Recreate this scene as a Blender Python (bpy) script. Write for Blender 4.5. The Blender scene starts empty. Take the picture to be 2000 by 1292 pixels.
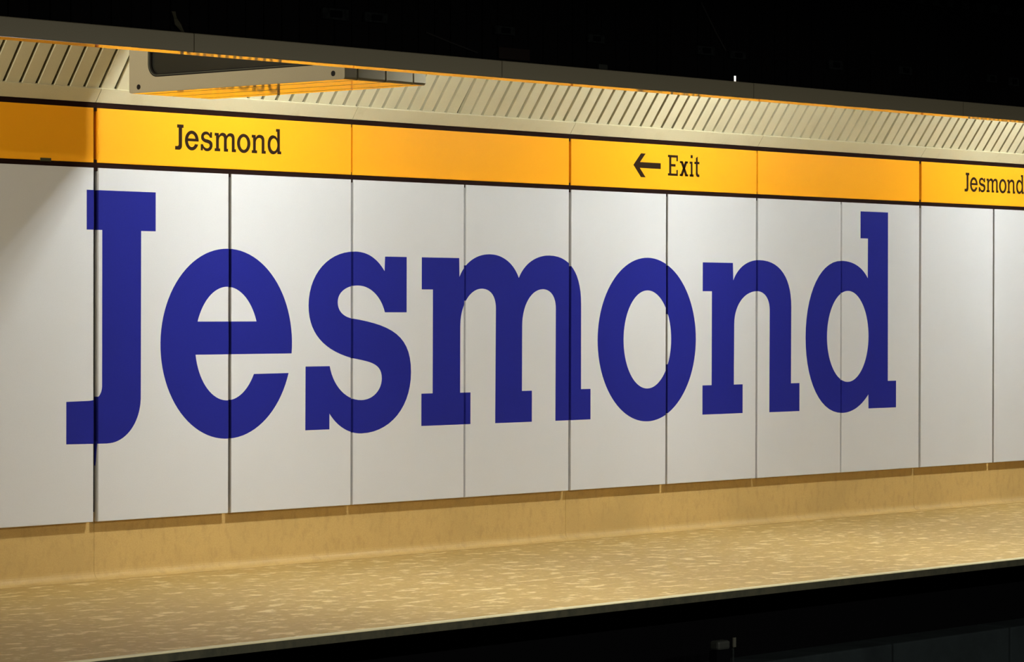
import bpy, bmesh, math, random
from mathutils import Vector, Matrix
from mathutils.geometry import tessellate_polygon

# ------------------------------------------------------------------ scene, camera, world, light, exposure
S = bpy.context.scene
C = S.collection
random.seed(7)

cam_d = bpy.data.cameras.new('camera')
cam_d.sensor_width = 36.0
cam_d.sensor_fit = 'HORIZONTAL'
cam_d.lens = 108.0
cam_d.clip_end = 200
cam = bpy.data.objects.new('camera', cam_d)
C.objects.link(cam)
RT = Vector((0.6660953467, -0.7458639579, 0.0019862977))
UP = Vector((0.0043522199, 0.0065497597, 0.9999690789))
FW = Vector((0.7458539047, 0.6660661056, -0.0076089284))
m3 = Matrix((RT, UP, -FW)).transposed()
cam.matrix_world = Matrix.Translation((-13.29254, -15.55714, 1.41928)) @ m3.to_4x4()
S.camera = cam

w = bpy.data.worlds.new('dark_tunnel')
S.world = w
w.use_nodes = True
w.node_tree.nodes['Background'].inputs[0].default_value = (0.6, 0.75, 1.0, 1)
w.node_tree.nodes['Background'].inputs[1].default_value = 0.0006

S.view_settings.view_transform = 'Standard'
S.view_settings.look = 'None'
S.view_settings.gamma = 1.0
S.view_settings.use_curve_mapping = False
S.view_settings.exposure = 0.0

TUBE = 3050.0             # radiance of the fluorescent tubes hidden behind the fascia
TUBE_COL = (0.945, 1.0, 1.055)
LAMP_X = (1.2, 6.0, 10.8, 15.6)
LAMP_Y, LAMP_Z = -3.11, 3.80
CEIL = 3.96
OPPOSITE = 500.0         # watts of each unseen fill lamp added over the opposite platform


def area_lamp(x, y, z, power):
    l = bpy.data.lights.new('opposite_fill_lamp', 'AREA')
    l.shape = 'RECTANGLE'
    l.size, l.size_y = 1.5, 0.2
    l.energy = power
    l.color = (1.0, 0.97, 0.88)
    o = bpy.data.objects.new('opposite_fill_lamp', l)
    o.location = (x, y, z)
    C.objects.link(o)


for lx in (-10.0, -5.2, -0.4, 4.4):
    area_lamp(lx, -14.2, 3.7, OPPOSITE)
# added fill lamp, unseen at left, brightening the display face and shaded wall
LEFT_FILL_POWER = 56.0
l = bpy.data.lights.new('left_fill_lamp', 'AREA')
l.shape = 'RECTANGLE'
l.size, l.size_y = 1.6, 0.5
l.energy = LEFT_FILL_POWER
l.color = (1.0, 0.93, 0.80)
o = bpy.data.objects.new('left_fill_lamp', l)
o.location = (-7.0, -2.9, 3.4)
o.rotation_euler = Vector((6.4, 2.5, -0.15)).to_track_quat('-Z', 'Y').to_euler()
l.spread = math.radians(78)
C.objects.link(o)


# ------------------------------------------------------------------ materials
def mat(name, base, rough=0.5, spec=0.5, coat=0.0, coat_rough=0.1, metal=0.0):
    m = bpy.data.materials.new(name)
    m.use_nodes = True
    b = m.node_tree.nodes['Principled BSDF']
    b.inputs['Base Color'].default_value = (*base, 1)
    b.inputs['Roughness'].default_value = rough
    b.inputs['Specular IOR Level'].default_value = spec
    b.inputs['Coat Weight'].default_value = coat
    b.inputs['Coat Roughness'].default_value = coat_rough
    b.inputs['Metallic'].default_value = metal
    return m


def noisy(m, layers, coord='Object', bump=None):
    """layers: (scale xyz, detail, lo, hi, colour, factor) mixed over the base colour."""
    nt = m.node_tree
    b = nt.nodes['Principled BSDF']
    tc = nt.nodes.new('ShaderNodeTexCoord')
    geo = nt.nodes.new('ShaderNodeNewGeometry')
    last = None
    for sc, det, lo, hi, col, fac in layers:
        mp = nt.nodes.new('ShaderNodeMapping')
        mp.inputs['Scale'].default_value = sc
        nt.links.new(geo.outputs['Position'] if coord == 'World' else tc.outputs['Object'], mp.inputs['Vector'])
        n = nt.nodes.new('ShaderNodeTexNoise')
        n.inputs['Scale'].default_value = 1.0
        n.inputs['Detail'].default_value = det
        n.inputs['Roughness'].default_value = 0.6
        nt.links.new(mp.outputs['Vector'], n.inputs['Vector'])
        r = nt.nodes.new('ShaderNodeMapRange')
        r.inputs['From Min'].default_value = lo
        r.inputs['From Max'].default_value = hi
        r.inputs['To Max'].default_value = fac
        nt.links.new(n.outputs['Fac'], r.inputs['Value'])
        mx = nt.nodes.new('ShaderNodeMix')
        mx.data_type = 'RGBA'
        nt.links.new(r.outputs['Result'], mx.inputs['Factor'])
        if last is None:
            mx.inputs['A'].default_value = b.inputs['Base Color'].default_value
        else:
            nt.links.new(last, mx.inputs['A'])
        mx.inputs['B'].default_value = (*col, 1)
        last = mx.outputs['Result']
    nt.links.new(last, b.inputs['Base Color'])
    if bump:
        sc, strength, dist = bump
        n = nt.nodes.new('ShaderNodeTexNoise')
        n.inputs['Scale'].default_value = sc
        n.inputs['Detail'].default_value = 3
        nt.links.new(geo.outputs['Position'], n.inputs['Vector'])
        bp = nt.nodes.new('ShaderNodeBump')
        bp.inputs['Strength'].default_value = strength
        bp.inputs['Distance'].default_value = dist
        nt.links.new(n.outputs['Fac'], bp.inputs['Height'])
        nt.links.new(bp.outputs['Normal'], b.inputs['Normal'])
    return m


M = {}
M['white'] = noisy(mat('white_enamel', (0.60, 0.592, 0.562), 0.42, 0.2),
                   [((220, 220, 220), 2, 0.42, 0.62, (0.55, 0.538, 0.50), 0.6),
                    ((1.1, 1.1, 0.9), 3, 0.45, 0.75, (0.565, 0.552, 0.51), 0.5)], 'World')
M['yellow'] = noisy(mat('yellow_enamel', (0.97, 0.405, 0.010), 0.42, 0.12),
                    [((260, 260, 260), 2, 0.40, 0.65, (0.90, 0.35, 0.009), 0.5)], 'World')
M['blue'] = noisy(mat('blue_enamel', (0.0155, 0.018, 0.200), 0.5, 0.06),
                  [((240, 240, 240), 2, 0.4, 0.65, (0.013, 0.016, 0.165), 0.6)], 'World')
M['blue_print'] = mat('blue_overspray', (0.03, 0.035, 0.36), 0.5, 0.2)
M['print'] = mat('dark_brown_print', (0.020, 0.010, 0.004), 0.6, 0.05)
M['gasket'] = mat('dark_joint_gasket', (0.014, 0.006, 0.004), 0.8, 0.03)
M['backing'] = mat('dark_backing_board', (0.020, 0.016, 0.012), 0.9, 0.1)
M['cream'] = noisy(mat('cream_stove_enamel', (0.62, 0.562, 0.352), 0.36, 0.5),
                   [((240, 240, 240), 2, 0.4, 0.65, (0.56, 0.50, 0.29), 0.5),
                    ((4.5, 4.5, 4.5), 4, 0.58, 0.75, (0.47, 0.41, 0.22), 0.35)], 'World')
M['cream_gloss'] = mat('cream_gloss_metal', (0.50, 0.46, 0.31), 0.14, 0.5, 1.0, 0.05)
M['slat_back'] = mat('brown_void', (0.03, 0.024, 0.013), 0.9, 0.05)
M['ceiling'] = mat('ceiling_paint', (0.74, 0.72, 0.64), 0.8, 0.2)
M['dark_wall'] = noisy(mat('soot_black_boards', (0.005, 0.0047, 0.005), 0.9, 0.05),
                       [((9, 9, 9), 4, 0.5, 0.8, (0.007, 0.0065, 0.006), 0.6)], 'World')
M['dim_metal'] = noisy(mat('dusty_grey_metal', (0.016, 0.019, 0.018), 0.8, 0.1),
                       [((60, 60, 60), 4, 0.45, 0.6, (0.006, 0.007, 0.007), 0.9)], 'World')
M['brown_plate'] = mat('brown_painted_plate', (0.016, 0.009, 0.006), 0.8, 0.2)
M['pale_plate'] = mat('pale_plate', (0.028, 0.030, 0.024), 0.6, 0.3)
M['cable'] = mat('black_cable', (0.018, 0.016, 0.014), 0.6, 0.3)
M['post_paint'] = mat('pale_post_paint', (0.07, 0.068, 0.05), 0.7, 0.2)
M['scrap'] = mat('grey_green_tape', (0.06, 0.055, 0.025), 0.8, 0.1)
M['strap'] = mat('frayed_strap', (0.16, 0.15, 0.09), 0.8, 0.2)
M['plinth'] = noisy(mat('tan_plinth', (0.58, 0.385, 0.130), 0.45, 0.4),
                    [((160, 160, 160), 3, 0.40, 0.62, (0.48, 0.305, 0.095), 0.6),
                     ((16, 16, 9), 6, 0.50, 0.74, (0.34, 0.215, 0.068), 0.5),
                     ((1.0, 1.0, 1.0), 3, 0.50, 0.72, (0.40, 0.265, 0.09), 0.5)], 'World')
M['floor'] = noisy(mat('flecked_floor_sheet', (0.455, 0.298, 0.088), 0.5, 0.25),
                   [((1.2, 1.2, 1.2), 3, 0.42, 0.70, (0.40, 0.258, 0.076), 0.5),
                    ((6.0, 8.5, 8), 5, 0.55, 0.63, (0.76, 0.585, 0.27), 0.85),
                    ((16, 22, 16), 4, 0.55, 0.66, (0.72, 0.54, 0.245), 0.5),
                    ((9, 14, 9), 5, 0.56, 0.70, (0.33, 0.21, 0.066), 0.5)], 'World')
M['nosing'] = mat('pale_nosing', (0.72, 0.63, 0.35), 0.45, 0.4)
M['edge'] = noisy(mat('mottled_edge_face', (0.085, 0.08, 0.05), 0.8, 0.1),
                  [((14, 14, 14), 5, 0.4, 0.65, (0.05, 0.052, 0.036), 0.8)], 'World')  # dark olive edge face, mottled at random
M['groove'] = mat('dark_groove', (0.06, 0.04, 0.018), 0.9, 0.1)
M['pit'] = noisy(mat('dark_concrete', (0.020, 0.026, 0.027), 0.95, 0.05),
                 [((3, 3, 3), 5, 0.4, 0.7, (0.012, 0.015, 0.016), 0.8)], 'World')  # dark grey-green concrete, mottled at random
M['pit_black'] = mat('black_recess', (0.002, 0.002, 0.0025), 0.95, 0.05)
M['glass'] = mat('dark_display_glass', (0.022, 0.022, 0.017), 0.22, 0.5)
M['rubber'] = mat('black_rubber', (0.008, 0.007, 0.006), 0.5, 0.3)
M['rim'] = mat('grey_green_rim', (0.10, 0.105, 0.075), 0.4, 0.4)
M['casing'] = noisy(mat('cream_display_casing', (0.44, 0.385, 0.25), 0.5, 0.4),
                    [((220, 220, 220), 2, 0.4, 0.65, (0.38, 0.33, 0.205), 0.5)], 'World')
tube = bpy.data.materials.new('lit_tube')
tube.use_nodes = True
tube.node_tree.nodes.remove(tube.node_tree.nodes['Principled BSDF'])
em = tube.node_tree.nodes.new('ShaderNodeEmission')
em.inputs[0].default_value = (*TUBE_COL, 1)
em.inputs[1].default_value = TUBE
tube.node_tree.links.new(em.outputs[0], tube.node_tree.nodes['Material Output'].inputs[0])
M['tube'] = tube
M['blade'] = mat('grey_baffle', (0.25, 0.25, 0.24), 0.6, 0.3)


# ------------------------------------------------------------------ helpers
def mesh_obj(name, bm, m, parent=None):
    me = bpy.data.meshes.new(name)
    bmesh.ops.recalc_face_normals(bm, faces=bm.faces)
    bm.to_mesh(me)
    bm.free()
    if m is not None:
        me.materials.append(m)
    o = bpy.data.objects.new(name, me)
    C.objects.link(o)
    if parent:
        o.parent = parent
    return o


def tag(o, label=None, cat=None, group=None, kind=None):
    for k, v in (('label', label), ('category', cat), ('group', group), ('kind', kind)):
        if v:
            o[k] = v
    return o


def empty(name, loc=(0, 0, 0)):
    o = bpy.data.objects.new(name, None)
    o.empty_display_size = 0.1
    o.location = loc
    C.objects.link(o)
    return o


def add_box(bm, x0, x1, y0, y1, z0, z1):
    v = [bm.verts.new(p) for p in ((x0, y0, z0), (x1, y0, z0), (x1, y1, z0), (x0, y1, z0),
                                   (x0, y0, z1), (x1, y0, z1), (x1, y1, z1), (x0, y1, z1))]
    for f in ((0, 3, 2, 1), (4, 5, 6, 7), (0, 1, 5, 4), (1, 2, 6, 5), (2, 3, 7, 6), (3, 0, 4, 7)):
        bm.faces.new([v[i] for i in f])
    return v


def box(name, x0, x1, y0, y1, z0, z1, m, parent=None, bevel=0.0):
    """world extents; the parent's location is taken off"""
    if parent:
        p = parent.location
        x0 -= p.x; x1 -= p.x; y0 -= p.y; y1 -= p.y; z0 -= p.z; z1 -= p.z
    bm = bmesh.new()
    add_box(bm, x0, x1, y0, y1, z0, z1)
    if bevel:
        bmesh.ops.bevel(bm, geom=bm.edges[:], offset=bevel, segments=2, affect='EDGES', profile=0.5)
    return mesh_obj(name, bm, m, parent)


def prism(name, prof, x0, x1, m, parent=None):
    """profile of (y, z) points swept along x"""
    bm = bmesh.new()
    a = [bm.verts.new((x0, y, z)) for y, z in prof]
    b = [bm.verts.new((x1, y, z)) for y, z in prof]
    n = len(prof)
    bm.faces.new(a)
    bm.faces.new(b[::-1])
    for i in range(n):
        j = (i + 1) % n
        bm.faces.new((a[i], b[i], b[j], a[j]))
    return mesh_obj(name, bm, m, parent)


def tray(name, x0, x1, z0, z1, thick, bev, m, parent=None, y0=0.0):
    """a folded sheet panel: flat front, chamfered rim, deep returns; front at y0, facing -y"""
    bm = bmesh.new()
    rng = ((bev, 0.0), (bev * 0.3, bev * 0.3), (0.0, bev), (0.0, thick))
    loops = []
    for ins, dy in rng:
        loops.append([bm.verts.new((x, y0 + dy, z)) for x, z in
                      ((x0 + ins, z0 + ins), (x1 - ins, z0 + ins), (x1 - ins, z1 - ins), (x0 + ins, z1 - ins))])
    bm.faces.new(loops[0])
    for l0, l1 in zip(loops, loops[1:]):
        for i in range(4):
            j = (i + 1) % 4
            bm.faces.new((l0[i], l1[i], l1[j], l0[j]))
    bm.faces.new(loops[-1][::-1])
    return mesh_obj(name, bm, m, parent)


def add_tube(bm, pts, r, seg=8):
    rings = []
    pts = [Vector(p) for p in pts]
    for i, p in enumerate(pts):
        t = (pts[min(i + 1, len(pts) - 1)] - pts[max(i - 1, 0)]).normalized()
        a = t.cross(Vector((0, 0, 1)))
        if a.length < 1e-3:
            a = t.cross(Vector((0, 1, 0)))
        a.normalize()
        b = t.cross(a)
        rings.append([bm.verts.new(p + r * (math.cos(k * 2 * math.pi / seg) * a + math.sin(k * 2 * math.pi / seg) * b)) for k in range(seg)])
    for r0, r1 in zip(rings, rings[1:]):
        for k in range(seg):
            j = (k + 1) % seg
            bm.faces.new((r0[k], r0[j], r1[j], r1[k]))
    bm.faces.new(rings[0][::-1])
    bm.faces.new(rings[-1])


def add_disc(bm, cx, cy, cz, r, axis, depth, seg=20):
    """short cylinder along axis 0/1/2 from the given centre to centre+depth"""
    ra, rb = [], []
    for k in range(seg):
        a = k * 2 * math.pi / seg
        u, v = r * math.cos(a), r * math.sin(a)
        p = [cx, cy, cz]
        i, j = [q for q in (0, 1, 2) if q != axis]
        p[i] += u
        p[j] += v
        ra.append(bm.verts.new(p))
        p2 = list(p)
        p2[axis] += depth
        rb.append(bm.verts.new(p2))
    bm.faces.new(ra)
    bm.faces.new(rb[::-1])
    for k in range(seg):
        j = (k + 1) % seg
        bm.faces.new((ra[k], rb[k], rb[j], ra[j]))


# ------------------------------------------------------------------ dimensions (metres; x along the wall, y = 0 the panel faces, z = 0 the panels' lower edge)
PITCH = 1.2
Z_TOP = 2.3355
Y_BOT, Y_TOP = 2.3694, 2.7306
FLOOR = -0.392
EDGE_Y = -3.475
X0, X1 = -6.0, 18.0
GAP = {0: (-0.0153, 0.0265), 1: (-0.0051, 0.0235), 2: (-0.0083, 0.0165), 3: (-0.0105, 0.0107), 4: (-0.0105, 0.0190),
       5: (-0.0110, 0.0135), 6: (-0.0170, 0.0097), 7: (-0.0120, 0.0080), 8: (-0.0160, 0.0150), 9: (-0.0180, 0.0070)}
GAP_Y = {0: (-0.0165, 0.0190), 2: (-0.0080, 0.0080), 4: (-0.0105, 0.0150), 6: (-0.0090, 0.0075), 8: (-0.0180, 0.0170)}


def gap(k):
    return GAP.get(k, (-0.012, 0.012))


def gap_y(k):
    return GAP_Y.get(k, (-0.011, 0.011))


# ------------------------------------------------------------------ the wall
wall = tag(box('wall_back', X0, X1, 0.072, 0.30, FLOOR - 0.2, 4.05, M['backing']),
           'platform wall clad in large white enamel panels under a yellow band', 'wall', kind='structure')
for k in range(-4, 15):
    tray('enamel_panel', k * PITCH + gap(k)[1], (k + 1) * PITCH + gap(k + 1)[0], 0.0, Z_TOP, 0.040, 0.0035, M['white'], wall)
for k in (-4, -2, 2, 6, 10, 12):
    tray('yellow_panel', k * PITCH + gap_y(k)[1], (k + 2) * PITCH + gap_y(k + 2)[0], Y_BOT, Y_TOP, 0.040, 0.0035, M['yellow'], wall)
# painted run of blue that went down the inside of the joint below the J
bm = bmesh.new()
vs = [bm.verts.new(p) for p in ((GAP[0][1] - 0.0012, 0.010, 0.53), (GAP[0][1] - 0.0012, 0.0395, 0.53), (GAP[0][1] - 0.0012, 0.0395, 0.372),
                                (GAP[0][1] - 0.0012, 0.031, 0.368), (GAP[0][1] - 0.0012, 0.026, 0.40), (GAP[0][1] - 0.0012, 0.020, 0.45))]
f = bm.faces.new(vs)
ext = bmesh.ops.extrude_face_region(bm, geom=[f])
bmesh.ops.translate(bm, verts=[v for v in ext['geom'] if isinstance(v, bmesh.types.BMVert)], vec=(0.0012, 0, 0))
mesh_obj('paint_run', bm, M['blue_print'], wall)

tag(box('trim_1', X0, X1, 0.010, 0.072, Z_TOP - 0.02, Y_BOT + 0.02, M['gasket']),
    'thin black joint strip between the white panels and the yellow band', 'trim', kind='structure')
tag(box('trim_2', X0, X1, 0.010, 0.072, Y_TOP - 0.02, 2.80, M['gasket']),
    'thin black joint strip above the yellow band', 'trim', kind='structure')

tag(box('tape_scrap', -0.468, -0.378, -0.0025, 0.004, Y_BOT - 0.006, Y_BOT + 0.016, M['scrap'], None, 0.001),
    'small grey-green scrap of tape at the bottom edge of the yellow band, far left', 'tape')
# sloping cream sill above the yellow band, in 2.4 m lengths
sill = tag(empty('trim_3'), 'sloping plain cream sill above the yellow band, below the slats', 'trim', kind='structure')
SILL = [(-0.002, 2.767), (-0.060, 2.850), (-0.0605, 2.8525), (-0.058, 2.8545), (-0.040, 2.864), (0.06, 2.82), (0.06, 2.767)]
for k in range(-2, 8):
    prism('sill_length', SILL, k * 2.4 + 0.002, (k + 1) * 2.4 - 0.002, M['cream'], sill)

# sloping slats
DS = Vector((0, -0.5754, 0.8179))
NR = Vector((0, -0.8179, -0.5754))
P0 = Vector((0, -0.0490, 2.8565))
slats = tag(empty('trim_4'), 'sloping cornice of narrow cream slats with dark gaps above the sill', 'trim', kind='structure')


def slat_mesh(half, length, thick, bev):
    bm = bmesh.new()
    loops = []
    for ins, d in ((bev, 0.0), (0.0, bev), (0.0, thick)):
        loops.append([bm.verts.new(Vector((x, 0, 0)) + P0 + DS * s - NR * d) for x, s in
                      ((-half + ins, ins), (half - ins, ins), (half - ins, length - ins), (-half + ins, length - ins))])
    bm.faces.new(loops[0])
    for l0, l1 in zip(loops, loops[1:]):
        for i in range(4):
            j = (i + 1) % 4
            bm.faces.new((l0[i], l1[i], l1[j], l0[j]))
    bm.faces.new(loops[-1][::-1])
    return mesh_obj('slat', bm, M['cream'], slats)


SP = 2.4 / 18
first = slat_mesh((SP - 0.0265) / 2, 0.322, 0.024, 0.0022)
n0 = -36
ASKEW = (26, 67)
for i in range(n0, 128):
    o = first if i == n0 else first.copy()
    if i != n0:
        C.objects.link(o)
        o.parent = slats
    o.location = (i * SP + SP / 2 - 0.004, 0, 0)
    if i in ASKEW:                             # a few hang slightly askew, the gap wider at the foot
        at0 = Vector((i * SP + SP / 2 - 0.004, 0, 0))
        top = P0 + DS * 0.322 + at0
        o.matrix_basis = Matrix.Translation(top) @ Matrix.Rotation(math.radians(1.6), 4, NR) @ Matrix.Translation(-top) @ Matrix.Translation(at0)
# board behind the slats, head board above them
a, b = P0 - NR * 0.0245 - DS * 0.02, P0 + DS * 0.42 - NR * 0.0245
prism('slat_backing', [(a.y, a.z), (b.y, b.z), (b.y + 0.04, b.z + 0.02), (a.y + 0.04, a.z + 0.02)], X0, X1, M['slat_back'], slats)
a, b = P0 + DS * 0.3225, P0 + DS * 0.43
prism('head_board', [(a.y, a.z), (b.y, b.z), (b.y + 0.018, b.z + 0.013), (a.y + 0.018, a.z + 0.013)], X0, X1, M['cream'], slats)

tag(box('wall_upper', X0, X1, -0.31, 0.06, 3.20, CEIL + 0.05, M['ceiling']), 'plain pale upper wall above the slats', 'wall', kind='structure')
tag(box('ceiling', X0, X1, -3.60, 0.20, CEIL, 4.15, M['ceiling']), 'plain platform ceiling carrying the strip lights', 'ceiling', kind='structure')

# ------------------------------------------------------------------ plinth, floor, platform edge
cove = [(0.064, 0.06), (0.064, FLOOR + 0.068)]
for i in range(1, 8):
    t = i / 7 * math.pi / 2
    cove.append((0.064 - 0.060 * (1 - math.cos(t)), FLOOR + 0.068 - 0.0655 * math.sin(t)))
cove += [(0.002, FLOOR + 0.0030), (0.002, FLOOR - 0.02), (0.0715, FLOOR - 0.02), (0.0715, 0.06)]
base = tag(empty('baseboard_back'), 'tan coved plinth between the white panels and the platform floor', 'baseboard', kind='structure')
xs = [X0, -3.6, 0.045, 4.83, 9.6, 14.4, X1]
for q, (x, x2) in enumerate(zip(xs, xs[1:])):
    prism('plinth_length', cove, x + 0.0012, x2 - 0.0012, M['plinth'], base)

tag(box('floor', X0, X1, EDGE_Y + 0.064, 0.0, FLOOR - 0.045, FLOOR, M['floor']),
    'tan platform floor flecked with pale streaks', 'floor', kind='structure')
tag(box('trim_5', X0, X1, -0.0035, 0.0060, FLOOR - 0.05, FLOOR - 0.0015, M['groove']), 'fine dark seam along the foot of the plinth', 'trim', kind='structure')
edge = tag(empty('trim_6'), 'platform edge with pale nosing above a mottled dark face', 'trim', kind='structure')
prism('edge_slab', [(EDGE_Y + 0.003, FLOOR - 0.006), (EDGE_Y + 0.003, FLOOR - 0.052), (EDGE_Y + 0.4, FLOOR - 0.050), (EDGE_Y + 0.4, FLOOR - 0.046), (EDGE_Y + 0.063, FLOOR - 0.045), (EDGE_Y + 0.063, FLOOR - 0.006)],
      X0, X1, M['edge'], edge)
prism('nosing', [(EDGE_Y, FLOOR - 0.007), (EDGE_Y, FLOOR - 0.004), (EDGE_Y + 0.006, FLOOR + 0.003), (EDGE_Y + 0.040, FLOOR + 0.003), (EDGE_Y + 0.046, FLOOR - 0.003), (EDGE_Y + 0.046, FLOOR - 0.006)],
      X0, X1, M['nosing'], edge)

# ------------------------------------------------------------------ track side
pit = tag(empty('wall_track'), 'recess wall coloured black for the shade under the platform, paler concrete lower wall', 'wall', kind='structure')
box('recess_wall', X0, X1, -2.95, -2.75, -1.7, FLOOR - 0.1, M['pit_black'], pit)  # black colour stands in for the deep shade of the undercut
x = X0
while x < X1:
    box('lower_wall_block', x + 0.01, min(x + 1.5, X1) - 0.01, -3.25, -2.94, -1.7, -0.925, M['pit'], pit, 0.012)  # paler colour stands in for light reaching the lower wall
    x += 1.5
tag(box('floor_track', X0 - 12, X1, -11.0, -2.9, -1.9, -1.6, M['pit']), 'dark track bed below the platform edge', 'floor', kind='structure')

cab = tag(empty('trackside_box', (2.46, -3.30, -1.6)), 'small black trackside box with a grey cap beside a thin pale post', 'box')
box('body', 2.388, 2.530, -3.338, -3.268, -1.6, -0.796, M['pit_black'], cab, 0.006)
box('cap', 2.394, 2.524, -3.342, -3.264, -0.795, -0.735, M['pale_plate'], cab, 0.016)
post = tag(empty('marker_post', (2.562, -3.3, -1.6)), 'thin pale marker post beside the small black trackside box', 'post')
box('shaft', 2.556, 2.572, -3.334, -3.322, -1.6, -0.78, M['dim_metal'], post, 0.002)
box('plate', 2.549, 2.579, -3.345, -3.335, -0.785, -0.722, M['post_paint'], post, 0.002)

# ------------------------------------------------------------------ fascia and the dark bulkhead over it
fas = tag(empty('trim_7'), 'long cream fascia beam hanging at the platform edge, unlit on its face', 'trim', kind='structure')
for k in range(-2, 7):
    xa, xb = k * 2.4 - 0.05, (k + 1) * 2.4 - 0.05
    za, zb = 2.7455 + 0.0018 * (xa + 2), 2.7455 + 0.0018 * (xb + 2)
    bm = bmesh.new()
    rings = []
    for x, z in ((xa + 0.003, za), (xb - 0.003, zb)):
        rings.append([bm.verts.new((x, y, z + dz)) for y, dz in
                      ((-3.650, 0.004), (-3.646, 0.0022), (-3.46, 0.0078), (-3.46, 0.03), (-3.60, 0.096), (-3.646, 0.100), (-3.650, 0.096))])
    n = len(rings[0])
    bm.faces.new(rings[0])
    bm.faces.new(rings[1][::-1])
    for i in range(n):
        j = (i + 1) % n
        bm.faces.new((rings[0][i], rings[1][i], rings[1][j], rings[0][j]))
    mesh_obj('fascia_length', bm, M['casing'], fas)
    bm = bmesh.new()
    q = [[bm.verts.new((x, y, z + dz)) for y, dz in ((-3.647, 0.0), (-3.459, 0.0056), (-3.459, 0.0076), (-3.647, 0.0020))] for x, z in ((xa + 0.0045, za), (xb - 0.0045, zb))]
    bm.faces.new(q[0])
    bm.faces.new(q[1][::-1])
    for i in range(4):
        j = (i + 1) % 4
        bm.faces.new((q[0][i], q[1][i], q[1][j], q[0][j]))
    tag(mesh_obj('underside_strip', bm, M['cream_gloss'], fas), 'glossy strip under the beam mirroring the yellow band')

bulk = tag(empty('wall_front'), 'soot black boarded bulkhead above the fascia beam', 'wall', kind='structure')
HOLE = (2.184, 2.232)       # a small hole low in the boards lets light out from behind
box('backing', X0, HOLE[0], -3.598, -3.575, 2.80, 4.10, M['pit_black'], bulk)
box('backing', 2.30, X1, -3.598, -3.575, 2.80, 4.10, M['pit_black'], bulk)
box('backing', HOLE[0], 2.30, -3.598, -3.575, 2.897, 4.10, M['pit_black'], bulk)
bm = bmesh.new()
bw = SP - 0.007
add_box(bm, -bw / 2, bw / 2, -3.620, -3.5985, 2.80, 4.05)
bmesh.ops.bevel(bm, geom=[e for e in bm.edges if abs(e.verts[0].co.z - e.verts[1].co.z) > 0.5], offset=0.003, segments=1, affect='EDGES')
board = mesh_obj('board', bm, M['dark_wall'], bulk)
i0 = -34
for i in range(i0, 120):
    xc = i * SP + 0.012
    if xc - bw / 2 < HOLE[1] and xc + bw / 2 > HOLE[0]:
        bm = bmesh.new()
        if xc - bw / 2 < HOLE[0]:
            add_box(bm, xc - bw / 2, HOLE[0], -3.620, -3.5985, 2.80, 2.895)
        if xc + bw / 2 > HOLE[1]:
            add_box(bm, HOLE[1], xc + bw / 2, -3.620, -3.5985, 2.80, 2.895)
        add_box(bm, xc - bw / 2, xc + bw / 2, -3.620, -3.5985, 2.895, 4.05)
        tag(mesh_obj('board', bm, M['dark_wall'], bulk), 'board with a small hole where light shows through')
        continue
    o = board if i == i0 else board.copy()
    if i != i0:
        C.objects.link(o)
        o.parent = bulk
    o.location = (xc, 0, 0)

# small fixtures on the bulkhead
FIX = [(-1.399, 3.021, 0.20, 0.062, 'grey cable box on the black bulkhead, leftmost of all'),
       (-1.082, 3.024, 0.18, 0.055, 'grey cable box on the black bulkhead, second from the left'),
       (-0.011, 3.026, 0.17, 0.050, 'grey cable box alone above the brown plate on the bulkhead'),
       (0.808, 3.033, 0.15, 0.050, 'grey cable box above the small pale plate on the bulkhead'),
       (1.876, 3.030, 0.17, 0.055, 'grey cable box left of the one the slanting cable reaches'),
       (2.201, 3.022, 0.16, 0.050, 'grey cable box at the lower end of the slanting cable'),
       (3.256, 3.023, 0.16, 0.060, 'grey cable box on the bulkhead, fourth from the right'),
       (4.061, 3.034, 0.15, 0.055, 'grey cable box on the bulkhead, third from the right'),
       (5.130, 3.039, 0.13, 0.055, 'grey cable box on the bulkhead, second from the right'),
       (5.416, 3.033, 0.13, 0.060, 'grey cable box on the bulkhead, rightmost of all')]
for x, z, ww, hh, lab in FIX:
    r = tag(empty('cable_box', (x, -3.62, z - hh / 2)), lab, 'cable box', 'cable boxes on the bulkhead')
    box('case', x - ww / 2, x + ww / 2, -3.642, -3.6205, z - hh / 2, z + hh / 2, M['dim_metal'], r, 0.004)
    box('lid', x - ww * 0.22, x + ww * 0.22, -3.650, -3.6425, z - hh * 0.3, z + hh * 0.3, M['pit_black'], r, 0.003)
tag(box('cover_plate', -0.055, 0.215, -3.632, -3.6205, 2.862, 2.930, M['brown_plate'], None, 0.003), 'long dull brown plate on the bulkhead just above a fascia joint', 'plate')
tag(box('name_plate', 0.835, 0.915, -3.640, -3.6205, 2.853, 2.884, M['pale_plate'], None, 0.003), 'small pale plate on the bulkhead resting just above the fascia', 'plate')
bm = bmesh.new()
add_tube(bm, [(1.833, -3.628, 3.33), (1.90, -3.628, 3.25), (1.985, -3.628, 3.15), (2.085, -3.628, 3.045)], 0.006)
tag(mesh_obj('cable', bm, M['cable']), 'thin cable slanting down to a grey box on the bulkhead', 'cable')
bm = bmesh.new()
add_tube(bm, [(-0.67, -3.628, 2.972), (-0.45, -3.628, 2.925), (-0.24, -3.628, 2.884)], 0.005)
tag(mesh_obj('cable', bm, M['cable']), 'thin cable slanting down the bulkhead left of the brown plate', 'cable')
bm = bmesh.new()
pr = [(-2.590, 2.948, 0.008), (-2.578, 2.915, 0.005), (-2.567, 2.897, 0.012), (-2.558, 2.882, 0.017), (-2.540, 2.862, 0.009), (-2.524, 2.846, 0.005)]
la = [bm.verts.new((x - h, -3.640, z)) for x, z, h in pr]
lb = [bm.verts.new((x + h, -3.652, z)) for x, z, h in pr]
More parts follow.
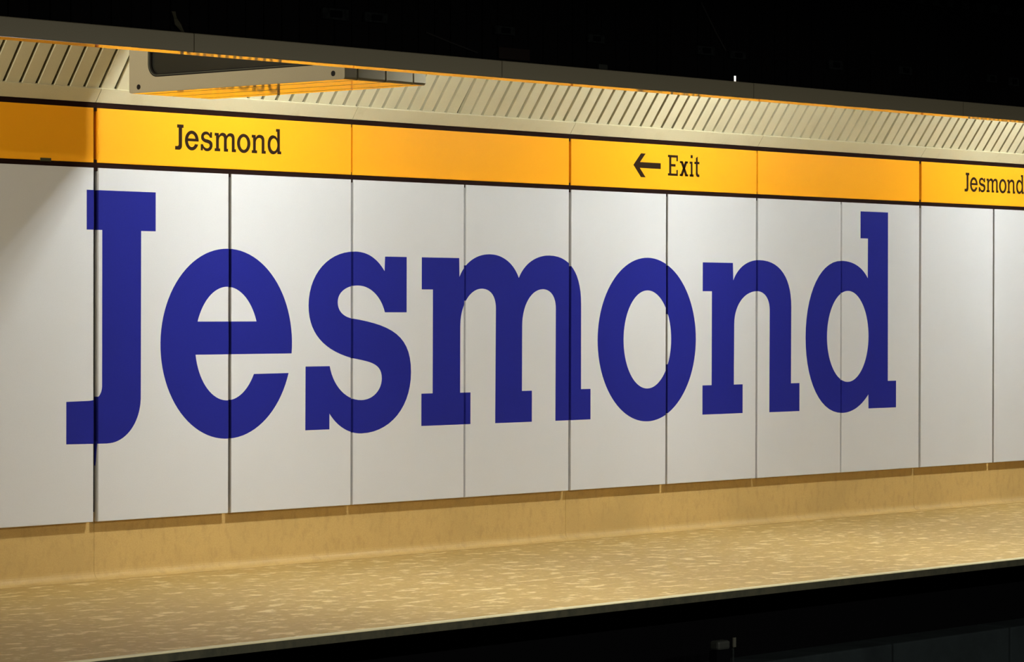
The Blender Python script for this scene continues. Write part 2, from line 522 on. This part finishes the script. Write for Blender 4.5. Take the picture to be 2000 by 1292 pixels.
for i in range(len(pr) - 1):
    bm.faces.new((la[i], la[i + 1], lb[i + 1], lb[i]))
bmesh.ops.solidify(bm, geom=bm.faces[:], thickness=0.004)
tag(mesh_obj('strap', bm, M['strap']), 'short frayed pale strap hanging behind the fascia, far left', 'strap')
tr = tag(empty('cable_tray', (4.2, -3.63, 3.5)), 'dim cable tray high on the bulkhead at upper right', 'cable tray')
box('rail', 3.9, 6.6, -3.66, -3.621, 3.490, 3.50, M['dark_wall'], tr)
for i in range(14):
    x = 3.98 + i * 0.185
    box('clip', x, x + 0.085, -3.662, -3.622, 3.5005, 3.56, M['dim_metal'], tr, 0.006)

# ------------------------------------------------------------------ strip lights above the platform, out of sight behind the fascia
LIGHT_LABEL = ['fluorescent strip light on the ceiling above the left yellow name sign',
               'fluorescent strip light on the ceiling above the yellow exit sign',
               'fluorescent strip light on the ceiling above the right yellow name sign',
               'fluorescent strip light on the ceiling farthest along the platform']
for lx, lab in zip(LAMP_X, LIGHT_LABEL):
    r = tag(empty('strip_light', (lx, LAMP_Y, CEIL)), lab, 'light', 'strip lights over the platform')
    box('batten', lx - 0.31, lx + 0.31, LAMP_Y - 0.05, LAMP_Y + 0.05, CEIL - 0.075, CEIL - 0.0005, M['ceiling'], r, 0.006)
    for s in (-1, 1):
        box('lamp_holder', lx + s * 0.257 - 0.012, lx + s * 0.257 + 0.012, LAMP_Y - 0.02, LAMP_Y + 0.02, LAMP_Z - 0.02, CEIL - 0.0755, M['ceiling'], r)
    bm = bmesh.new()
    add_tube(bm, [(-0.245, 0, LAMP_Z - CEIL), (0.245, 0, LAMP_Z - CEIL)], 0.019, 14)
    mesh_obj('tube', bm, M['tube'], r)
    first_blade = None
    for i in range(4):                         # added, unseen blades that keep the light from spreading along the platform
        x = lx - 0.24 + i * 0.16
        if first_blade is None:
            first_blade = box('added_baffle', x - 0.0015, x + 0.0015, LAMP_Y - 0.105, LAMP_Y + 0.105, LAMP_Z - 0.105, LAMP_Z + 0.084, M['blade'], r)
        else:
            o = first_blade.copy()
            C.objects.link(o)
            o.parent = r
            o.location.x = i * 0.16
    for sy in (-0.103, 0.103):
        box('added_baffle_rail', lx - 0.26, lx + 0.26, LAMP_Y + sy - 0.002, LAMP_Y + sy + 0.002, LAMP_Z - 0.004, LAMP_Z + 0.004, M['blade'], r)


# ------------------------------------------------------------------ lettering
def bez(p0, c0, c1, p1, n=14):
    out = []
    for i in range(1, n + 1):
        t = i / n
        u = 1 - t
        out.append(tuple(u ** 3 * p0[k] + 3 * u * u * t * c0[k] + 3 * u * t * t * c1[k] + t ** 3 * p1[k] for k in (0, 1)))
    return out


def arc(cx, cz, rx, rz, a0, a1, n=40):
    return [(cx + rx * math.cos(math.radians(a0 + (a1 - a0) * i / n)), cz + rz * math.sin(math.radians(a0 + (a1 - a0) * i / n))) for i in range(n + 1)]


def path(start, *steps):
    """steps: points, or (c0, c1, p) triples for curves"""
    out = [start]
    for s in steps:
        if isinstance(s[0], tuple):
            out += bez(out[-1], *s)
        else:
            out.append(s)
    return out


def ang(z, cz, rz):
    return math.degrees(math.asin((z - cz) / rz))


GLYPH = {}
GLYPH['J'] = [[(-0.076, 2.189), (0.527, 2.189), (0.527, 1.927), (0.398, 1.927), (0.396, 0.80)] +
              arc(0.110, 0.815, 0.286, 0.300, -3, -86, 18) + [(0.10, 0.514), (-0.248, 0.519), (-0.248, 0.797), (-0.05, 0.800)] +
              arc(-0.035, 0.895, 0.093, 0.093, -85, 0, 10) + [(0.058, 1.927), (-0.076, 1.927)]]
bt, bb = 1.320, 1.094
GLYPH['e'] = [arc(1.187, 1.167, 0.616, 0.654, ang(bb, 1.167, 0.654), 360 - ang(1.167 + 0.210, 1.167, 0.654), 90) +
              [(1.435, 0.955)] + arc(1.184, 1.167, 0.300, 0.390, -ang(1.167 + 0.212, 1.167, 0.39), -180 + ang(1.167 + 0.073, 1.167, 0.39), 30),
              arc(1.184, 1.167, 0.300, 0.392, ang(bt, 1.167, 0.392), 180 - ang(bt, 1.167, 0.392), 30)]
GLYPH['s'] = [path((2.737, 1.682), ((2.66, 1.775), (2.56, 1.820), (2.435, 1.820)), ((2.17, 1.820), (1.966, 1.66), (1.966, 1.43)),
                   ((1.966, 1.235), (2.12, 1.115), (2.391, 1.057)), ((2.57, 1.028), (2.710, 1.020), (2.710, 0.905)),
                   ((2.710, 0.82), (2.62, 0.751), (2.500, 0.751)), ((2.34, 0.751), (2.21, 0.86), (2.177, 1.0)),
                   (1.937, 1.0), (1.935, 0.549), (2.175, 0.549), (2.175, 0.662), ((2.26, 0.56), (2.38, 0.511), (2.505, 0.511)),
                   ((2.80, 0.511), (3.017, 0.69), (3.017, 0.945)), ((3.017, 1.215), (2.81, 1.292), (2.390, 1.341)),
                   ((2.30, 1.358), (2.257, 1.40), (2.257, 1.456)), ((2.257, 1.53), (2.35, 1.576), (2.462, 1.576)),
                   ((2.60, 1.576), (2.705, 1.49), (2.741, 1.383)), (2.969, 1.383), (2.969, 1.788), (2.742, 1.788))]
GLYPH['m'] = [path((3.130, 1.788), (3.535, 1.788), (3.538, 1.647), ((3.60, 1.76), (3.73, 1.821), (3.877, 1.821)),
                   ((4.03, 1.821), (4.15, 1.75), (4.205, 1.645)), ((4.27, 1.76), (4.41, 1.821), (4.560, 1.821)),
                   ((4.80, 1.821), (4.936, 1.69), (4.936, 1.450)), (4.937, 0.785), (5.052, 0.785), (5.052, 0.546), (4.633, 0.546),
                   (4.636, 1.412), ((4.636, 1.51), (4.57, 1.561), (4.484, 1.561)), ((4.35, 1.561), (4.244, 1.44), (4.244, 1.280)),
                   (4.243, 0.784), (4.358, 0.784), (4.358, 0.546), (3.939, 0.546), (3.945, 1.411),
                   ((3.945, 1.51), (3.88, 1.561), (3.787, 1.561)), ((3.655, 1.561), (3.548, 1.44), (3.548, 1.280)),
                   (3.548, 0.784), (3.662, 0.784), (3.662, 0.547), (3.128, 0.547), (3.128, 0.785), (3.249, 0.785), (3.250, 1.552), (3.130, 1.552))]
GLYPH['o'] = [arc(5.757, 1.166, 0.620, 0.654, 0, 360, 96)[:-1], arc(5.756, 1.167, 0.301, 0.392, 0, 360, 72)[:-1]]
GLYPH['n'] = [path((6.466, 1.792), (6.868, 1.792), (6.873, 1.647), ((6.94, 1.76), (7.07, 1.820), (7.230, 1.820)),
                   ((7.52, 1.820), (7.676, 1.67), (7.676, 1.430)), (7.674, 0.784), (7.795, 0.784), (7.795, 0.546), (7.372, 0.546),
                   (7.374, 1.402), ((7.374, 1.50), (7.30, 1.560), (7.200, 1.560)), ((7.02, 1.560), (6.887, 1.44), (6.887, 1.285)),
                   (6.884, 0.787), (7.004, 0.787), (7.004, 0.548), (6.466, 0.548), (6.466, 0.787), (6.587, 0.787), (6.588, 1.556), (6.466, 1.556))]
GLYPH['d'] = [path((8.681, 2.263), (9.096, 2.263), (9.100, 0.781), (9.227, 0.781), (9.227, 0.545), (8.808, 0.545), (8.806, 0.668),
                   ((8.70, 0.57), (8.57, 0.515), (8.420, 0.515)), ((8.09, 0.515), (7.881, 0.80), (7.881, 1.172)),
                   ((7.881, 1.56), (8.10, 1.829), (8.400, 1.829)), ((8.57, 1.829), (8.71, 1.78), (8.792, 1.681)), (8.793, 2.028), (8.681, 2.028)),
              arc(8.4975, 1.176, 0.308, 0.394, 0, 360, 72)[:-1]]


def area2(p):
    return sum(p[i][0] * p[(i + 1) % len(p)][1] - p[(i + 1) % len(p)][0] * p[i][1] for i in range(len(p)))


def dedupe(p):
    q = []
    for a in p:
        if not q or math.hypot(a[0] - q[-1][0], a[1] - q[-1][1]) > 1e-5:
            q.append(a)
    if math.hypot(q[0][0] - q[-1][0], q[0][1] - q[-1][1]) < 1e-5:
        q.pop()
    return q


def solid(bm, loops, y0, y1):
    """flat letter with holes, from y0 (front) to y1"""
    loops = [dedupe(l) for l in loops]
    flat = [pt for l in loops for pt in l]
    tris = tessellate_polygon([[Vector((x, z, 0)) for x, z in l] for l in loops])
    fr = [bm.verts.new((x, y0, z)) for x, z in flat]
    bk = [bm.verts.new((x, y1, z)) for x, z in flat]
    for t in tris:
        try:
            bm.faces.new([fr[i] for i in t])
            bm.faces.new([bk[i] for i in t][::-1])
        except ValueError:
            pass
    k = 0
    for l in loops:
        n = len(l)
        for i in range(n):
            a, b = k + i, k + (i + 1) % n
            bm.faces.new((fr[a], fr[b], bk[b], bk[a]))
        k += n


def bold_letter(ch, parent):
    loops = GLYPH[ch]
    xs = [p[0] for l in loops for p in l]
    out = bmesh.new()
    for k in range(-1, 10):
        lo, hi = k * PITCH + gap(k)[1] - 0.0007, (k + 1) * PITCH + gap(k + 1)[0] + 0.0007
        if hi < min(xs) or lo > max(xs):
            continue
        bm = bmesh.new()
        solid(bm, loops, -0.0007, 0.0395)
        for x, nrm in ((lo, -1), (hi, 1)):
            if min(xs) < x < max(xs):
                bmesh.ops.bisect_plane(bm, geom=bm.verts[:] + bm.edges[:] + bm.faces[:], dist=1e-6, plane_co=(x, 0, 0), plane_no=(nrm, 0, 0), clear_outer=True)
                ed = [e for e in bm.edges if len(e.link_faces) == 1]
                bmesh.ops.holes_fill(bm, edges=ed, sides=0)
        me = bpy.data.meshes.new('tmp')
        bm.to_mesh(me)
        bm.free()
        out.from_mesh(me)
        bpy.data.meshes.remove(me)
    return mesh_obj('letter', out, M['blue'], parent)


big = tag(empty('station_sign', (0, 0, 0)), 'giant bold blue slab lettering Jesmond across the white wall panels', 'sign')
for ch in 'Jesmond':
    bold_letter(ch, big)


def offset(loop, d):
    """inset of a loop that runs anticlockwise (d > 0 shrinks it)"""
    loop = dedupe(loop)
    n = len(loop)
    out = []
    for i in range(n):
        p, q, r = Vector(loop[i - 1]), Vector(loop[i]), Vector(loop[(i + 1) % n])
        a, b = (q - p).normalized(), (r - q).normalized()
        na, nb = Vector((-a.y, a.x)), Vector((-b.y, b.x))
        s = na + nb
        k = 1 + na.dot(nb)
        if k < 0.25:
            k = 0.25
        out.append(tuple(q + s * (d / k)))
    return out


def light_glyph(ch, d):
    ls = []
    for i, l in enumerate(GLYPH[ch]):
        hole = i > 0
        l = l if area2(l) > 0 else l[::-1]
        ls.append(offset(l, -d if hole else d))
    return ls


# letter extents on the yellow name signs: x from the panel's joint, z range
SMALL = [('J', 0.701, 0.778, 2.4835, 2.6555), ('e', 0.790, 0.916, 2.4835, 2.6185), ('s', 0.9345, 1.0445, 2.4835, 2.6185),
         ('m', 1.0635, 1.2625, 2.4875, 2.6165), ('o', 1.273, 1.399, 2.4845, 2.6175), ('n', 1.412, 1.546, 2.4875, 2.6175), ('d', 1.564, 1.6955, 2.4865, 2.6650)]


def small_letter(ch, xa, xb, za, zb, parent, d=0.024):
    ls = light_glyph(ch, d)
    px = [p[0] for p in ls[0]]
    pz = [p[1] for p in ls[0]]
    fx, fz = (xb - xa) / (max(px) - min(px)), (zb - za) / (max(pz) - min(pz))
    if ch == 'd':
        fz = (zb - za) / (max(pz) - min(pz))
    ls = [[(xa + (x - min(px)) * fx, za + (z - min(pz)) * fz) for x, z in l] for l in ls]
    bm = bmesh.new()
    solid(bm, ls, -0.0006, 0.0006)
    return mesh_obj('letter', bm, M['print'], parent)


def yellow_sign(name, k, label):
    r = tag(empty(name, (0, 0, 0)), label, 'sign')
    tray('panel', k * PITCH + gap_y(k)[1], (k + 2) * PITCH + gap_y(k + 2)[0], Y_BOT, Y_TOP, 0.040, 0.0035, M['yellow'], r)
    return r


for k, lab in ((0, 'yellow enamel sign reading Jesmond above the big blue letters J and e'),
               (8, 'yellow enamel sign reading Jesmond at the right end, past the letter d')):
    r = yellow_sign('name_sign', k, lab)
    for ch, xa, xb, za, zb in SMALL:
        small_letter(ch, xa + k * PITCH + (0.006 if k else 0), xb + k * PITCH + (0.006 if k else 0), za, zb, r)

ex = yellow_sign('exit_sign', 4, 'yellow enamel sign reading Exit with a left arrow, above the letter o')


def poly_obj(name, polys, parent):
    bm = bmesh.new()
    for p in polys:
        solid(bm, [p], -0.0006, 0.0006)
    return mesh_obj(name, bm, M['print'], parent)


def rect(x0, x1, z0, z1):
    return [(x0, z0), (x1, z0), (x1, z1), (x0, z1)]


poly_obj('arrow', [[(5.573, 2.556), (5.668, 2.461), (5.727, 2.461), (5.654, 2.534), (5.918, 2.534), (5.918, 2.581), (5.656, 2.581), (5.727, 2.651), (5.668, 2.651)]], ex)
E0 = 6.010
poly_obj('letter', [rect(E0, E0 + 0.128, 2.633, 2.652), rect(E0, E0 + 0.128, 2.485, 2.504), rect(E0 + 0.016, E0 + 0.043, 2.504, 2.633),
                    rect(E0 + 0.109, E0 + 0.128, 2.604, 2.633), rect(E0 + 0.109, E0 + 0.128, 2.504, 2.534), rect(E0 + 0.043, E0 + 0.098, 2.560, 2.580)], ex)
xl, xr, zb_, zt_ = 6.163, 6.270, 2.486, 2.608
poly_obj('letter', [[(xl + 0.004, zb_), (xl + 0.036, zb_), (xr - 0.006, zt_), (xr - 0.038, zt_)],
                    [(xr - 0.034, zb_), (xr - 0.002, zb_), (xl + 0.038, zt_), (xl + 0.006, zt_)],
                    rect(xl - 0.001, xl + 0.038, zb_, zb_ + 0.017), rect(xr - 0.038, xr + 0.001, zb_, zb_ + 0.017),
                    rect(xl + 0.001, xl + 0.036, zt_ - 0.017, zt_), rect(xr - 0.036, xr - 0.001, zt_ - 0.017, zt_)], ex)
poly_obj('letter', [rect(6.3055, 6.329, 2.486, 2.608), rect(6.291, 6.3055, 2.590, 2.608), rect(6.291, 6.343, 2.486, 2.505), rect(6.304, 6.330, 2.636, 2.661)], ex)
poly_obj('letter', [[(6.372, 2.640), (6.396, 2.652), (6.396, 2.520), (6.401, 2.508), (6.418, 2.506), (6.418, 2.486), (6.396, 2.4855), (6.380, 2.492), (6.372, 2.508)],
                    rect(6.352, 6.372, 2.590, 2.609), rect(6.396, 6.418, 2.590, 2.609)], ex)

# ------------------------------------------------------------------ departure display hanging across the platform
BX0, BX1, BYN, BYF, BZ, BT = -0.400, 0.298, -2.713, -0.792, 2.770, 3.420
disp = tag(empty('departure_display', (0, 0, 0)), 'cream boxed display with a rounded dark screen hanging across the platform, yellow mirrored below', 'display')
box('core', BX0 + 0.03, BX1 - 0.01, BYN + 0.014, BYF - 0.014, BZ + 0.014, BT, M['rubber'], disp)
for xa, xb in ((-0.283, -0.057), (-0.043, 0.183), (0.197, BX1)):
    bm = bmesh.new()
    r_ = 0.012
    prof = [(BYN, BT), (BYN, BZ + r_), (BYN + r_ * 0.3, BZ + r_ * 0.3), (BYN + r_, BZ), (BYF - r_, BZ), (BYF - r_ * 0.3, BZ + r_ * 0.3), (BYF, BZ + r_), (BYF, BT)]
    a = [bm.verts.new((xa, y, z)) for y, z in prof]
    b = [bm.verts.new((xb, y, z)) for y, z in prof]
    bm.faces.new(a)
    bm.faces.new(b[::-1])
    for i in range(len(prof)):
        j = (i + 1) % len(prof)
        bm.faces.new((a[i], b[i], b[j], a[j]))
    mesh_obj('casing_section', bm, M['casing'], disp)


def rrect(y0, y1, z0, z1, r, n=8):
    out = []
    for cy, cz, a0 in ((y1 - r, z0 + r, -90), (y1 - r, z1 - r, 0), (y0 + r, z1 - r, 90), (y0 + r, z0 + r, 180)):
        out += arc(cy, cz, r, r, a0, a0 + 90, n)
    return out


SY0, SY1, SZ0, SZ1 = -2.520, -0.968, 2.861, 3.33


def solid_x(loops, x0, x1):
    """flat shape in the y-z plane from x0 to x1"""
    bm = bmesh.new()
    solid(bm, loops, 0.0, 1.0)
    for v in bm.verts:
        yy, dd, zz = v.co.x, v.co.y, v.co.z
        v.co = (x0 + (x1 - x0) * dd, yy, zz)
    return bm


for xa, xb in ((-0.394, -0.300), (-0.280, -0.060), (-0.040, 0.180), (0.200, BX1 - 0.004)):
    tag(box('soffit_plate', xa, xb, BYN + 0.012, BYF - 0.012, BZ - 0.0025, BZ - 0.0002, M['cream_gloss'], disp), 'glossy plate under the display mirroring the yellow sign')
front_outline = [(BYN, BT), (BYN, BZ + 0.010), (BYN + 0.003, BZ + 0.003), (BYN + 0.010, BZ), (BYF - 0.010, BZ), (BYF - 0.003, BZ + 0.003), (BYF, BZ + 0.010), (BYF, BT)]
mesh_obj('front_panel', solid_x([front_outline, rrect(SY0, SY1, SZ0, SZ1, 0.085)], BX0, -0.297), M['casing'], disp)
mesh_obj('gasket', solid_x([rrect(SY0 + 0.001, SY1 - 0.001, SZ0 + 0.001, SZ1 - 0.001, 0.084), rrect(SY0 + 0.026, SY1 - 0.026, SZ0 + 0.020, SZ1 - 0.020, 0.064)], BX0 + 0.002, -0.34), M['rubber'], disp)
mesh_obj('rim', solid_x([rrect(SY0 + 0.009, SY1 - 0.009, SZ0 + 0.0085, SZ1 - 0.0085, 0.076), rrect(SY0 + 0.0145, SY1 - 0.0145, SZ0 + 0.0125, SZ1 - 0.0125, 0.070)], BX0 - 0.001, BX0 + 0.003), M['rim'], disp)
mesh_obj('screen', solid_x([rrect(SY0 + 0.020, SY1 - 0.020, SZ0 + 0.016, SZ1 - 0.016, 0.066)], BX0 + 0.016, BX0 + 0.024), M['glass'], disp)
for y in (-0.883, -2.6186):
    for z in (2.805, 3.385):
        bm = bmesh.new()
        add_disc(bm, BX0 - 0.003, y, z, 0.0165, 0, 0.006)
        mesh_obj('bolt', bm, M['rubber'], disp)
for y in (-2.45, -1.05):
    for x in (-0.2, 0.15):
        bm = bmesh.new()
        add_tube(bm, [(x, y, BT - 0.01), (x, y, CEIL + 0.002)], 0.014, 10)
        mesh_obj('hanger_rod', bm, M['ceiling'], disp)
